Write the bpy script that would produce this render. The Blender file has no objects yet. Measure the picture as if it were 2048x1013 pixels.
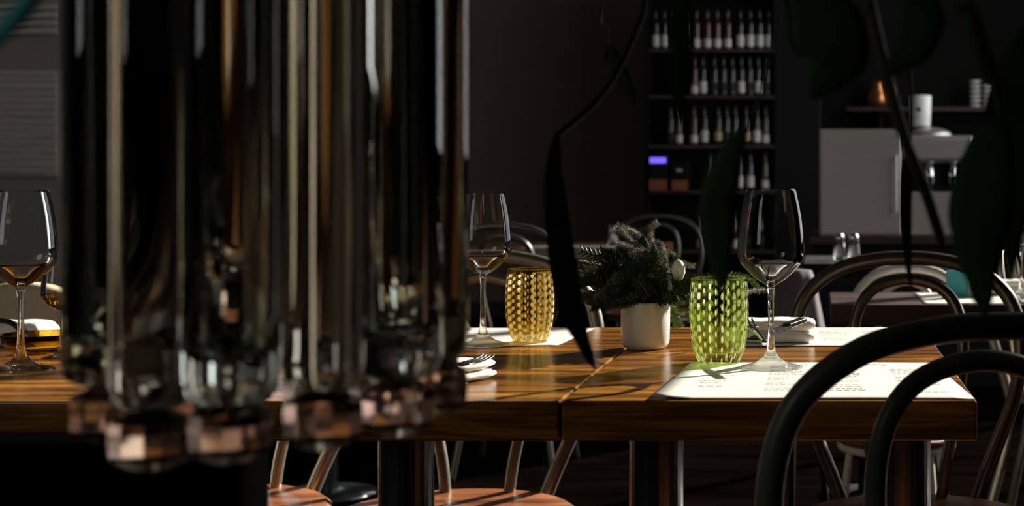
import bpy, bmesh, math, random
from mathutils import Vector, Matrix
random.seed(7)
SC = bpy.context.scene
C = SC.collection
PI = math.pi
R = math.radians

# ------------------------------------------------------------------ camera, light, exposure
F = 2844.0; VX = 1640.0; VY = 380.0; CZ = 0.97        # 50 mm lens on 36 mm, 2048 px wide
cam_d = bpy.data.cameras.new('camera'); cam = bpy.data.objects.new('camera', cam_d); C.objects.link(cam)
cam.location = (0, 0, CZ); cam.rotation_euler = (PI/2, 0, 0)
cam_d.lens = 50; cam_d.sensor_width = 36; cam_d.sensor_fit = 'HORIZONTAL'
cam_d.shift_x = -(VX-1024)/2048; cam_d.shift_y = -(506.5-VY)/2048
cam_d.clip_start = 0.02; cam_d.clip_end = 100
cam_d.dof.use_dof = True; cam_d.dof.focus_distance = 1.80; cam_d.dof.aperture_fstop = 7.0
SC.camera = cam
SC.view_settings.view_transform = 'Standard'; SC.view_settings.look = 'None'
SC.view_settings.gamma = 1; SC.view_settings.exposure = 0.0; SC.view_settings.use_curve_mapping = False

world = bpy.data.worlds.new('sky'); SC.world = world; world.use_nodes = True
bgn = world.node_tree.nodes['Background']; bgn.inputs[0].default_value = (0.93, 0.96, 1.0, 1); bgn.inputs[1].default_value = 2.8

SUN_AZ = R(43); SUN_EL = R(27)
sd = bpy.data.lights.new('sun', 'SUN'); sd.energy = 11.5; sd.angle = R(0.6); sd.color = (1.0, 0.93, 0.80)
sun = bpy.data.objects.new('sun', sd); C.objects.link(sun)
to_sun = Vector((math.sin(SUN_AZ)*math.cos(SUN_EL), math.cos(SUN_AZ)*math.cos(SUN_EL), math.sin(SUN_EL)))
sun.rotation_euler = to_sun.to_track_quat('Z', 'Y').to_euler(); sun.location = to_sun*8 + Vector((0, 2, 0))

XR = 2.6; XL = -7.0; YB = 10.8; YF = -1.6; ZC = 4.3       # room shell
WY0, WY1, WZ0, WZ1 = 4.10, 9.0, 0.9, 4.0                    # sunny window in the right wall
def portal(loc, rot, sx, sy):
    l = bpy.data.lights.new('window_daylight', 'AREA'); l.shape = 'RECTANGLE'; l.size = sx; l.size_y = sy
    l.cycles.is_portal = True
    o = bpy.data.objects.new('window_daylight', l); C.objects.link(o); o.location = loc; o.rotation_euler = rot
portal((XR+0.12, (WY0+WY1)/2, (WZ0+WZ1)/2), (0, PI/2, 0), WZ1-WZ0, WY1-WY0)

portal((-3.85, YB+0.12, 2.55), (-PI/2, 0, 0), 1.4, 1.4)
portal((-3.2, YF-0.12, 2.1), (PI/2, 0, 0), 1.4, 1.8)  # portal for the unseen front window, added as fill

def P(px, py, d):                                             # a point at distance d from the lens plane
    return Vector(((px-VX)*d/F, d, CZ-(py-VY)*d/F))
def on(px, py, z=0.75):                                       # where a sight line meets a horizontal surface
    d = (CZ-z)*F/(py-VY); return Vector(((px-VX)*d/F, d, z))

# ------------------------------------------------------------------ materials
def mat(name):
    m = bpy.data.materials.new(name); m.use_nodes = True; return m, m.node_tree, m.node_tree.nodes['Principled BSDF']
def plain(name, col, rough=0.5, metal=0.0, var=0.12, scale=30, bump=0.0, stretch=(1,1,1), **kw):
    m, t, b = mat(name)
    tc = t.nodes.new('ShaderNodeTexCoord'); mp = t.nodes.new('ShaderNodeMapping'); mp.inputs['Scale'].default_value = stretch
    n = t.nodes.new('ShaderNodeTexNoise'); n.inputs['Scale'].default_value = scale; n.inputs['Detail'].default_value = 5
    t.links.new(tc.outputs['Object'], mp.inputs[0]); t.links.new(mp.outputs[0], n.inputs['Vector'])
    r = t.nodes.new('ShaderNodeValToRGB')
    r.color_ramp.elements[0].position = 0.3; r.color_ramp.elements[1].position = 0.7
    r.color_ramp.elements[0].color = tuple(c*(1-var) for c in col)+(1,)
    r.color_ramp.elements[1].color = tuple(min(1, c*(1+var)) for c in col)+(1,)
    t.links.new(n.outputs['Fac'], r.inputs[0]); t.links.new(r.outputs[0], b.inputs['Base Color'])
    b.inputs['Roughness'].default_value = rough; b.inputs['Metallic'].default_value = metal
    for k, v in kw.items(): b.inputs[k.replace('_', ' ')].default_value = v
    if bump:
        bp = t.nodes.new('ShaderNodeBump'); bp.inputs['Strength'].default_value = bump; bp.inputs['Distance'].default_value = 0.002
        t.links.new(n.outputs['Fac'], bp.inputs['Height']); t.links.new(bp.outputs[0], b.inputs['Normal'])
    return m
def wood(name, dark, mid, light, rough=0.22, coat=0.3, plank=0.0, sc=1.0):
    m, t, b = mat(name); N = t.nodes.new; L = t.links.new
    tc = N('ShaderNodeTexCoord'); mp = N('ShaderNodeMapping'); mp.inputs['Scale'].default_value = (1.1*sc, 5.5*sc, 12*sc)
    L(tc.outputs['Object'], mp.inputs[0])
    n1 = N('ShaderNodeTexNoise'); n1.inputs['Scale'].default_value = 3.2; n1.inputs['Detail'].default_value = 8; n1.inputs['Distortion'].default_value = 1.2
    L(mp.outputs[0], n1.inputs['Vector'])
    mp2 = N('ShaderNodeMapping'); mp2.inputs['Scale'].default_value = (4*sc, 130*sc, 200*sc); L(tc.outputs['Object'], mp2.inputs[0])
    n2 = N('ShaderNodeTexNoise'); n2.inputs['Scale'].default_value = 1.6; n2.inputs['Detail'].default_value = 4; L(mp2.outputs[0], n2.inputs['Vector'])
    w = N('ShaderNodeTexWave'); w.wave_type = 'BANDS'; w.bands_direction = 'Y'; w.inputs['Scale'].default_value = 1.1; w.inputs['Distortion'].default_value = 7; w.inputs['Detail'].default_value = 3
    L(mp.outputs[0], w.inputs['Vector'])
    a = N('ShaderNodeMath'); a.operation = 'MULTIPLY_ADD'; L(n2.outputs['Fac'], a.inputs[0]); a.inputs[1].default_value = 0.35; L(n1.outputs['Fac'], a.inputs[2])
    a2 = N('ShaderNodeMath'); a2.operation = 'MULTIPLY_ADD'; L(w.outputs['Fac'], a2.inputs[0]); a2.inputs[1].default_value = 0.12; L(a.outputs[0], a2.inputs[2])
    r = N('ShaderNodeValToRGB'); e = r.color_ramp.elements
    e[0].position = 0.50; e[0].color = dark+(1,); e[1].position = 0.92; e[1].color = light+(1,)
    k = e.new(0.70); k.color = mid+(1,)
    L(a2.outputs[0], r.inputs[0]); L(r.outputs[0], b.inputs['Base Color'])
    bp = N('ShaderNodeBump'); bp.inputs['Strength'].default_value = 0.25; bp.inputs['Distance'].default_value = 0.0012
    L(a2.outputs[0], bp.inputs['Height']); L(bp.outputs[0], b.inputs['Normal'])
    rr = N('ShaderNodeMapRange'); L(n1.outputs['Fac'], rr.inputs[0]); rr.inputs[3].default_value = rough*0.7; rr.inputs[4].default_value = rough*1.5
    L(rr.outputs[0], b.inputs['Roughness'])
    b.inputs['Coat Weight'].default_value = coat; b.inputs['Coat Roughness'].default_value = 0.12
    return m
def glass(name, col=(1,1,1), ior=1.5, rough=0.0):
    m = bpy.data.materials.new(name); m.use_nodes = True; t = m.node_tree; t.nodes.clear()
    o = t.nodes.new('ShaderNodeOutputMaterial'); g = t.nodes.new('ShaderNodeBsdfGlass')
    g.inputs['Color'].default_value = col+(1,); g.inputs['IOR'].default_value = ior; g.inputs['Roughness'].default_value = rough
    t.links.new(g.outputs[0], o.inputs[0]); return m
def thin_glass(name, col=(0.97,0.98,0.97), mixglass=0.0):
    # thin blown glass: light passes nearly straight through, the surface mirrors by Fresnel
    m = bpy.data.materials.new(name); m.use_nodes = True; t = m.node_tree; t.nodes.clear(); N = t.nodes.new; L = t.links.new
    o = N('ShaderNodeOutputMaterial'); tr = N('ShaderNodeBsdfTransparent'); tr.inputs[0].default_value = col+(1,)
    gl = N('ShaderNodeBsdfGlossy'); gl.inputs['Roughness'].default_value = 0.03; gl.inputs[0].default_value = (1,1,1,1)
    fr = N('ShaderNodeFresnel'); fr.inputs[0].default_value = 1.5
    # a back-facing pass has the same reflectance as a front one
    geo = N('ShaderNodeNewGeometry'); sw = N('ShaderNodeMapRange'); L(geo.outputs['Backfacing'], sw.inputs[0]); sw.inputs[3].default_value = 1.5; sw.inputs[4].default_value = 1.5
    lw = N('ShaderNodeLayerWeight'); lw.inputs[0].default_value = 0.22
    mx = N('ShaderNodeMixShader'); L(lw.outputs['Fresnel'], mx.inputs[0]); L(tr.outputs[0], mx.inputs[1]); L(gl.outputs[0], mx.inputs[2])
    last = mx
    if mixglass > 0:
        g = N('ShaderNodeBsdfGlass'); g.inputs['Color'].default_value = col+(1,); g.inputs['IOR'].default_value = 1.45
        m2 = N('ShaderNodeMixShader'); m2.inputs[0].default_value = mixglass; L(mx.outputs[0], m2.inputs[1]); L(g.outputs[0], m2.inputs[2]); last = m2
    L(last.outputs[0], o.inputs[0]); return m
def bubble_glass(name, tint, cols=17, rows=9, h=0.108, wide=0.3, tall=0.4):
    # coloured blown glass with columns of clear elongated bubbles
    m = bpy.data.materials.new(name); m.use_nodes = True; t = m.node_tree; t.nodes.clear(); N = t.nodes.new; L = t.links.new
    def M(op, a, b=None, c=None):
        n = N('ShaderNodeMath'); n.operation = op
        for i, v in enumerate((a, b, c)):
            if v is None: continue
            if isinstance(v, (int, float)): n.inputs[i].default_value = v
            else: L(v, n.inputs[i])
        return n.outputs[0]
    tc = N('ShaderNodeTexCoord'); sp = N('ShaderNodeSeparateXYZ'); L(tc.outputs['Object'], sp.inputs[0])
    u = M('MULTIPLY', M('ARCTAN2', sp.outputs['Y'], sp.outputs['X']), cols/(2*PI)*2)      # two columns per step: wide, narrow
    v = M('MULTIPLY', sp.outputs['Z'], rows/h)
    ui = M('FLOOR', u); uf = M('SUBTRACT', M('SUBTRACT', u, ui), 0.5)
    par = M('ABSOLUTE', M('MODULO', ui, 2))                                                # 0 or 1
    off = M('MULTIPLY', par, 0.5)
    v2 = M('ADD', v, off); vi = M('FLOOR', v2); vf = M('SUBTRACT', M('SUBTRACT', v2, vi), 0.5)
    wx = M('MULTIPLY_ADD', par, -0.5*wide, wide); hy = M('MULTIPLY_ADD', par, -0.10, tall)
    q = M('ADD', M('POWER', M('ABSOLUTE', M('DIVIDE', uf, wx)), 2.0), M('POWER', M('ABSOLUTE', M('DIVIDE', vf, hy)), 2.0))
    mask = N('ShaderNodeMapRange'); L(q, mask.inputs[0]); mask.inputs[1].default_value = 0.75; mask.inputs[2].default_value = 1.1
    mask.inputs[3].default_value = 1.0; mask.inputs[4].default_value = 0.0
    zlim = M('MULTIPLY', M('GREATER_THAN', sp.outputs['Z'], 0.004), M('LESS_THAN', sp.outputs['Z'], h*0.955))
    mk = M('MULTIPLY', mask.outputs[0], zlim)
    ht = N('ShaderNodeBump'); ht.inputs['Strength'].default_value = 0.5; ht.inputs['Distance'].default_value = 0.001; L(mk, ht.inputs['Height'])
    tr = N('ShaderNodeBsdfTransparent'); tr.inputs[0].default_value = tint+(1,)
    gs = N('ShaderNodeBsdfGlass'); gs.inputs['Color'].default_value = tint+(1,); gs.inputs['IOR'].default_value = 1.45
    mg = N('ShaderNodeMixShader'); mg.inputs[0].default_value = 0.35; L(tr.outputs[0], mg.inputs[1]); L(gs.outputs[0], mg.inputs[2])
    # bubbles: pale clear air pockets that scatter light
    tb = N('ShaderNodeBsdfTransparent'); tb.inputs[0].default_value = (0.97, 0.96, 0.88, 1)
    db = N('ShaderNodeBsdfTranslucent'); db.inputs[0].default_value = (1.0, 0.97, 0.84, 1)
    dd = N('ShaderNodeBsdfDiffuse'); dd.inputs[0].default_value = (1.0, 0.97, 0.84, 1)
    ad = N('ShaderNodeMixShader'); ad.inputs[0].default_value = 0.5; L(db.outputs[0], ad.inputs[1]); L(dd.outputs[0], ad.inputs[2])
    mb = N('ShaderNodeMixShader'); mb.inputs[0].default_value = 0.62; L(tb.outputs[0], mb.inputs[1]); L(ad.outputs[0], mb.inputs[2])
    mx = N('ShaderNodeMixShader'); L(mk, mx.inputs[0]); L(mg.outputs[0], mx.inputs[1]); L(mb.outputs[0], mx.inputs[2])
    o = N('ShaderNodeOutputMaterial'); L(mx.outputs[0], o.inputs[0]); return m
def crystal(name, tint=(1,1,1)):
    # lead crystal: the three primaries bend by slightly different amounts (dispersion)
    m = bpy.data.materials.new(name); m.use_nodes = True; t = m.node_tree; t.nodes.clear(); N = t.nodes.new; L = t.links.new
    acc = None
    for ch, ior in ((0, 1.505), (1, 1.525), (2, 1.55)):
        g = N('ShaderNodeBsdfRefraction'); c = [0, 0, 0]; c[ch] = tint[ch]; g.inputs['Color'].default_value = (*c, 1)
        g.inputs['IOR'].default_value = ior; g.inputs['Roughness'].default_value = 0.0
        if acc is None: acc = g
        else:
            a = N('ShaderNodeAddShader'); L(acc.outputs[0], a.inputs[0]); L(g.outputs[0], a.inputs[1]); acc = a
    gl = N('ShaderNodeBsdfGlossy'); gl.inputs['Roughness'].default_value = 0.0
    fr = N('ShaderNodeFresnel'); fr.inputs[0].default_value = 1.52
    mx = N('ShaderNodeMixShader'); L(fr.outputs[0], mx.inputs[0]); L(acc.outputs[0], mx.inputs[1]); L(gl.outputs[0], mx.inputs[2])
    o = N('ShaderNodeOutputMaterial'); L(mx.outputs[0], o.inputs[0]); return m
def emit(name, col, s):
    m, t, b = mat(name); b.inputs['Base Color'].default_value = (0,0,0,1)
    b.inputs['Emission Color'].default_value = col+(1,); b.inputs['Emission Strength'].default_value = s; return m

M = {}
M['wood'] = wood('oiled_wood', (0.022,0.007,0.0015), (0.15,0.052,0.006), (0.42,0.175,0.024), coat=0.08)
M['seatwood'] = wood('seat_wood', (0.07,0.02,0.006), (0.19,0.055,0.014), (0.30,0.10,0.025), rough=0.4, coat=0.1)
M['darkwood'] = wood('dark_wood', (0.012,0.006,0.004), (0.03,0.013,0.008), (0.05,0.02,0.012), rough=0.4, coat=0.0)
M['steel_tube'] = plain('gunmetal_tube', (0.13,0.125,0.105), 0.3, 0.8, var=0.15, scale=60)
M['steel_mid'] = plain('half_lit_tube', (0.24,0.225,0.185), 0.36, 0.7, var=0.12, scale=60)  # tone between sunlit posts and shaded hoops, put into one colour
M['sunlit_tube'] = plain('sunlit_white_tube', (0.80,0.78,0.72), 0.4, 0.0)  # sun glare on the hoops put into a white colour
M['steel_pale'] = plain('brushed_tube', (0.62,0.58,0.48), 0.34, 0.9, var=0.12, scale=60)
M['black_tube'] = plain('black_lacquer_tube', (0.16,0.155,0.115), 0.42, 0.3, var=0.2, scale=40)
M['column'] = plain('dark_steel_column', (0.16,0.17,0.17), 0.3, 0.9, var=0.15)
M['steel'] = plain('brushed_stainless', (0.55,0.52,0.48), 0.38, 0.85, var=0.1, scale=8, stretch=(1,1,40))
M['chrome'] = plain('polished_steel', (0.75,0.74,0.72), 0.1, 1.0, var=0.03)
M['black'] = plain('matt_black', (0.006,0.006,0.006), 0.7, Specular_IOR_Level=0.15)
M['black_cloth'] = plain('black_cloth', (0.0015,0.0014,0.0013), 0.95, Specular_IOR_Level=0.0)
M['blackgloss'] = plain('satin_black', (0.012,0.012,0.012), 0.3)
M['wall'] = plain('charcoal_plaster', (0.13,0.10,0.078), 0.9, var=0.08, scale=3)
M['wall_lifted'] = plain('lightened_plaster', (0.36,0.33,0.29), 0.9, var=0.08, scale=3)  # plaster colour raised to stand in for light missing on the left
M['wall_bar'] = plain('black_plaster', (0.010,0.009,0.008), 0.9, var=0.1, scale=3, Specular_IOR_Level=0.1)
M['wall_dark'] = plain('dark_plaster', (0.022,0.020,0.018), 0.9, var=0.1, scale=3)
M['floor'] = wood('floor_boards', (0.001,0.0007,0.0006), (0.002,0.0014,0.001), (0.004,0.0025,0.002), rough=0.8, coat=0.0, sc=0.3)  # boards coloured near black, the shade put into the colour
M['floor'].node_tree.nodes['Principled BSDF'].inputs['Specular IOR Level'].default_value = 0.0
M['paper'] = plain('menu_paper', (0.70,0.68,0.62), 0.65, var=0.02, scale=50, bump=0.05)
M['ink'] = plain('grey_ink', (0.20,0.195,0.19), 0.7)
M['ink_teal'] = plain('teal_ink', (0.10,0.30,0.34), 0.7)
M['linen'] = plain('white_linen', (0.86,0.84,0.77), 0.85, var=0.03, scale=400, bump=0.25)
M['ceramic'] = plain('white_ceramic', (0.66,0.64,0.58), 0.38, var=0.05, scale=18)
M['soil'] = plain('dark_soil', (0.02,0.014,0.01), 1.0, var=0.5, scale=200, bump=0.8)
M['fir'] = plain('fir_green', (0.022,0.052,0.014), 0.5, var=0.45, scale=60)
M['fir_lit'] = plain('lit_fir_green', (0.13,0.22,0.04), 0.5, var=0.3, scale=60)  # sunlit needles, their light put into a paler green
M['twig'] = plain('brown_twig', (0.09,0.05,0.03), 0.8, var=0.3)
M['plume'] = plain('silvery_plume', (0.30,0.285,0.24), 0.8, var=0.25, scale=90)
M['leaf'] = plain('dark_green_leaf', (0.018,0.070,0.010), 0.6, Specular_IOR_Level=0.15, var=0.3, scale=25)
M['leaf2'] = plain('olive_leaf', (0.040,0.075,0.014), 0.6, Specular_IOR_Level=0.15, var=0.3, scale=25)
M['stem'] = plain('vine_stem', (0.035,0.028,0.012), 0.7, var=0.3)
M['wineglass'] = thin_glass('thin_clear_glass')
M['clear'] = thin_glass('clear_glass', mixglass=0.75)
M['green_glass'] = bubble_glass('green_bubble_glass', (0.86,0.94,0.58), cols=14, rows=8, wide=0.17, tall=0.34)
M['amber_glass'] = bubble_glass('amber_bubble_glass', (0.80,0.68,0.36), cols=11, rows=10, h=0.104, wide=0.27, tall=0.35)
M['green_base'] = thin_glass('green_glass_base', (0.62,0.82,0.25), mixglass=0.5)
M['amber_base'] = thin_glass('amber_glass_base', (0.86,0.66,0.22), mixglass=0.5)
M['wine'] = thin_glass('golden_drink', (0.85,0.62,0.16), mixglass=0.5)
M['crystal_rose'] = glass('rose_crystal', (0.93,0.83,0.78), 1.5, 0.12)
M['rodglass'] = glass('clear_crystal_tube', (0.93,0.945,0.92), 1.48)
M['smokyglass'] = glass('smoky_crystal_rod', (0.72,0.68,0.61), 1.5)
M['clearrod'] = glass('clear_crystal_rod', (0.97,0.96,0.93), 1.5)
M['dark_bottle'] = plain('dark_bottle_glass', (0.01,0.012,0.008), 0.08, Specular_IOR_Level=0.6)
M['brown_bottle'] = plain('brown_bottle_glass', (0.05,0.016,0.006), 0.1, Specular_IOR_Level=0.7)
M['label'] = plain('paper_label', (0.62,0.58,0.52), 0.7, var=0.15, scale=14)
M['label_gold'] = plain('straw_label', (0.50,0.38,0.18), 0.7, var=0.2, scale=14)
M['copper'] = plain('copper', (0.60,0.24,0.09), 0.3, 0.9)
M['terracotta'] = plain('orange_brown_panel', (0.30,0.085,0.03), 0.6)
M['beige'] = plain('cream_upholstery', (0.62,0.53,0.36), 0.75, var=0.06, scale=200, bump=0.2)
M['teal'] = plain('teal_ribbon_cloth', (0.03,0.42,0.38), 0.6)
M['teal_card'] = plain('teal_card', (0.06,0.42,0.42), 0.6)
M['grey_cloth'] = plain('mauve_grey_cloth', (0.12,0.105,0.12), 0.9, var=0.15, scale=12)
M['white'] = plain('white_glaze', (0.78,0.76,0.72), 0.3)
M['red'] = plain('red_orange', (0.5,0.09,0.03), 0.6)
M['shutter'] = plain('grey_slats', (0.66,0.62,0.54), 0.6, var=0.2, scale=4, stretch=(1,1,12))  # slats coloured paler to stand in for light on the left
M['blue_led'] = emit('blue_display', (0.16,0.10,1.0), 1.6)
M['frame'] = plain('window_frame_paint', (0.03,0.03,0.03), 0.5)

# ------------------------------------------------------------------ mesh helpers
class MB:
    def __init__(s): s.b = bmesh.new()
    def box(s, a, b, rot=None, piv=None):
        x0,y0,z0 = a; x1,y1,z1 = b
        vs = [Vector(v) for v in ((x0,y0,z0),(x1,y0,z0),(x1,y1,z0),(x0,y1,z0),(x0,y0,z1),(x1,y0,z1),(x1,y1,z1),(x0,y1,z1))]
        if rot is not None:
            p = Vector(piv) if piv is not None else Vector(((x0+x1)/2,(y0+y1)/2,(z0+z1)/2))
            vs = [rot @ (v-p) + p for v in vs]
        vv = [s.b.verts.new(v) for v in vs]
        for f in ((0,3,2,1),(4,5,6,7),(0,1,5,4),(1,2,6,5),(2,3,7,6),(3,0,4,7)): s.b.faces.new([vv[i] for i in f])
        return s
    def quad(s, pts):
        s.b.faces.new([s.b.verts.new(Vector(p)) for p in pts]); return s
    def tube(s, pts, r, n=12, closed=False, caps=True):
        pts = [Vector(p) for p in pts]; m = len(pts); rings = []
        rr = r if isinstance(r, (list, tuple)) else [r]*m
        up = None
        for i in range(m):
            a = pts[(i-1) % m] if (closed or i > 0) else pts[i]; c = pts[(i+1) % m] if (closed or i < m-1) else pts[i]
            t = (c-a).normalized()
            if up is None:
                up = Vector((0,0,1)) if abs(t.z) < 0.9 else Vector((0,1,0))
            u = (up - t*up.dot(t)).normalized(); w = t.cross(u); up = u
            rings.append([s.b.verts.new(pts[i] + (u*math.cos(2*PI*k/n)+w*math.sin(2*PI*k/n))*rr[i]) for k in range(n)])
        for i in range(m if closed else m-1):
            A = rings[i]; B = rings[(i+1) % m]
            for k in range(n): s.b.faces.new((A[k], A[(k+1)%n], B[(k+1)%n], B[k]))
        if caps and not closed:
            s.b.faces.new(rings[0][::-1]); s.b.faces.new(rings[-1])
        return s
    def lathe(s, prof, n=48, loc=(0,0,0), closed=False, fl=None):
        loc = Vector(loc); rings = []
        for (r, z) in prof:
            if r < 1e-6: rings.append([s.b.verts.new(loc+Vector((0,0,z)))])
            else: rings.append([s.b.verts.new(loc+Vector((r*math.cos(2*PI*k/n), r*math.sin(2*PI*k/n), z))) for k in range(n)])
        q = list(zip(rings[:-1], rings[1:]))
        if closed: q.append((rings[-1], rings[0]))
        for A, B in q:
            if len(A) == 1 and len(B) == 1: continue
            for k in range(n):
                if len(A) == 1: s.b.faces.new((A[0], B[(k+1)%n], B[k]))
                elif len(B) == 1: s.b.faces.new((A[k], A[(k+1)%n], B[0]))
                else: s.b.faces.new((A[k], A[(k+1)%n], B[(k+1)%n], B[k]))
        return s
    def prism(s, poly, z0, z1):
        lo = [s.b.verts.new((x,y,z0)) for x,y in poly]; hi = [s.b.verts.new((x,y,z1)) for x,y in poly]; n = len(poly)
        s.b.faces.new(lo[::-1]); s.b.faces.new(hi)
        for i in range(n): s.b.faces.new((lo[i], lo[(i+1)%n], hi[(i+1)%n], hi[i]))
        return s
    def obj(s, name, m, parent=None, smooth=True, bevel=0, loc=None, sub=0, recalc=True):
        if recalc: bmesh.ops.recalc_face_normals(s.b, faces=s.b.faces)
        me = bpy.data.meshes.new(name); s.b.to_mesh(me); s.b.free()
        o = bpy.data.objects.new(name, me); C.objects.link(o); me.materials.append(m if not isinstance(m, str) else M[m])
        if smooth:
            for p in me.polygons: p.use_smooth = True
        if bevel:
            bv = o.modifiers.new('bevel', 'BEVEL'); bv.width = bevel; bv.segments = 3; bv.limit_method = 'ANGLE'; bv.harden_normals = True
        if sub:
            sb = o.modifiers.new('subsurf', 'SUBSURF'); sb.levels = sub; sb.render_levels = sub
        if parent is not None: o.parent = parent
        if loc is not None: o.location = loc
        return o
def smooth_path(pts, n=6):
    pts = [Vector(p) for p in pts]; out = []
    for i in range(len(pts)-1):
        p0 = pts[max(i-1,0)]; p1 = pts[i]; p2 = pts[i+1]; p3 = pts[min(i+2,len(pts)-1)]
        for k in range(n):
            t = k/n; out.append(0.5*((2*p1)+(p2-p0)*t+(2*p0-5*p1+4*p2-p3)*t*t+(3*p1-p0-3*p2+p3)*t*t*t))
    out.append(pts[-1]); return out
def thing(name, label, cat, loc=(0,0,0), rz=0, group=None):
    o = bpy.data.objects.new(name, None); C.objects.link(o); o.empty_display_size = 0.05
    o.location = loc; o.rotation_euler = (0,0,rz); o['label'] = label; o['category'] = cat
    if group: o['group'] = group
    return o
def tag(o, label, cat, group=None):
    o['label'] = label; o['category'] = cat
    if group: o['group'] = group
    return o
def struct(o): o['kind'] = 'structure'; return o
def kids(o): return [c for c in bpy.data.objects if c.parent == o]
def dup(root, loc, rz=None, label=None):
    def cp(o, par):
        c = o.copy(); C.objects.link(c)
        if par is not None: c.parent = par
        for ch in kids(o): cp(ch, c)
        return c
    r = cp(root, None); r.location = loc
    if rz is not None: r.rotation_euler = (0,0,rz)
    if label: r['label'] = label
    return r

# ------------------------------------------------------------------ room
T = 0.15
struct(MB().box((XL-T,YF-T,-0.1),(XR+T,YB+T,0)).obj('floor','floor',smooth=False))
struct(MB().box((XL-T,YF-T,ZC),(XR+T,YB+T,ZC+0.1)).obj('ceiling','wall',smooth=False))
BW = [(-4.50,-4.08,2.12,3.25),(-3.50,-3.22,1.72,3.25)]        # two narrow windows high in the back wall
w = MB(); xs = -3.22
lw = MB(); xl = XL-T
for (a_,b_,c_,d_) in BW:
    lw.box((xl,YB,0),(a_,YB+T,ZC)); lw.box((a_,YB,0),(b_,YB+T,c_)); lw.box((a_,YB,d_),(b_,YB+T,ZC)); xl = b_
w.box((xs,YB,0),(0.0,YB+T,ZC))
struct(w.obj('wall_back','wall',smooth=False)); struct(lw.obj('wall_back_left','wall_lifted',smooth=False))  # left section paler, its extra light put into the colour
struct(MB().box((0.0,YB,0),(XR+T,YB+T,ZC)).obj('wall_back_bar','wall_bar',smooth=False))
for k,(a_,b_,c_,d_) in enumerate(BW):
    w = MB(); w.box((a_,YB+0.05,c_),(b_,YB+0.10,c_+0.04)).box((a_,YB+0.05,d_-0.04),(b_,YB+0.10,d_)).box((a_,YB+0.05,c_+0.04),(a_+0.03,YB+0.10,d_-0.04)).box((b_-0.03,YB+0.05,c_+0.04),(b_,YB+0.10,d_-0.04))
    struct(w.obj('window_%d' % (k+3),'frame',smooth=False))
w = MB()
w.box((XL-T,YF-T,0),(-3.9,YF,ZC)).box((-2.5,YF-T,0),(XR+T,YF,ZC)).box((-3.9,YF-T,0),(-2.5,YF,1.2)).box((-3.9,YF-T,3.0),(-2.5,YF,ZC))
struct(w.obj('wall_front','wall_dark',smooth=False))
w = MB()
w.box((-3.9,YF-0.10,1.2),(-3.85,YF-0.04,3.0)).box((-2.55,YF-0.10,1.2),(-2.5,YF-0.04,3.0)).box((-3.85,YF-0.10,1.2),(-2.55,YF-0.04,1.25)).box((-3.85,YF-0.10,2.95),(-2.55,YF-0.04,3.0)).box((-3.22,YF-0.09,1.25),(-3.18,YF-0.05,2.95))
struct(w.obj('window_2','frame',smooth=False))  # unseen window added behind the camera to fill the shaded fronts
struct(MB().box((XL-T,YF,0),(XL,YB,ZC)).obj('wall_left','wall_lifted',smooth=False))  # unseen wall coloured paler to brighten the glass rods
w = MB()
w.box((XR,YF,0),(XR+T,WY0,ZC)).box((XR,WY1,0),(XR+T,YB,ZC)).box((XR,WY0,0),(XR+T,WY1,WZ0)).box((XR,WY0,WZ1),(XR+T,WY1,ZC))
struct(w.obj('wall_right','wall_dark',smooth=False))
w = MB()
w.box((XR+0.04,WY0,WZ0),(XR+0.10,WY0+0.05,WZ1)).box((XR+0.04,WY1-0.05,WZ0),(XR+0.10,WY1,WZ1))
w.box((XR+0.04,WY0+0.05,WZ0),(XR+0.10,WY1-0.05,WZ0+0.05)).box((XR+0.04,WY0+0.05,WZ1-0.05),(XR+0.10,WY1-0.05,WZ1))
for yy in (5.55, 6.75, 7.9): w.box((XR+0.05,yy-0.025,WZ0+0.05),(XR+0.09,yy+0.025,WZ1-0.05))  # unseen mullions added to break up the sunlight
struct(w.obj('window_1','frame',smooth=False))
struct(MB().box((-7.0,YB-0.02,0),(XR,YB,0.12)).obj('baseboard_back','wall_dark',smooth=False))

# ------------------------------------------------------------------ dining tables
Y0, Y1 = on(0,803).y, on(0,655).y          # front and back edges of the row
TH = 0.042
def table(name, label, x0, x1, y0, y1, cols, m='wood', cm='column', z=0.75, bp=0.15):
    t = thing(name, label, 'table', ((x0+x1)/2,(y0+y1)/2,0))
    hx, hy = (x1-x0)/2, (y1-y0)/2
    MB().box((-hx,-hy,z-TH),(hx,hy,z)).obj('tabletop', m, t, smooth=False, bevel=0.003)
    for cx, r in cols:
        pd = MB().lathe([(0,0.02),(r,0.02),(r,z-TH-0.008),(r*1.6,z-TH-0.008),(r*1.6,z-TH),(0,z-TH)],32,(cx,0,0)).obj('pedestal',cm,t,smooth=False,bevel=0.001)
        MB().lathe([(0,0),(bp,0),(bp,0.008),(0.03,0.02),(0,0.02)],32,(cx,0,0)).obj('base_plate',cm,pd)
    return t
XS = (1120-VX)*Y0/F
tr_x1 = (1955-VX)*Y0/F
tA = table('dining_table','long oiled wooden dining table left of the seam, holding the amber tumbler', XS-1.15, XS-0.0012, Y0, Y1, [(-0.35,0.036),(0.30,0.036)])
tB = table('dining_table','oiled wooden dining table right of the seam, holding the green tumbler', XS+0.0012, tr_x1, Y0+0.002, Y1, [(0.163,0.036),(-0.163,0.036)], bp=0.10)

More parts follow.
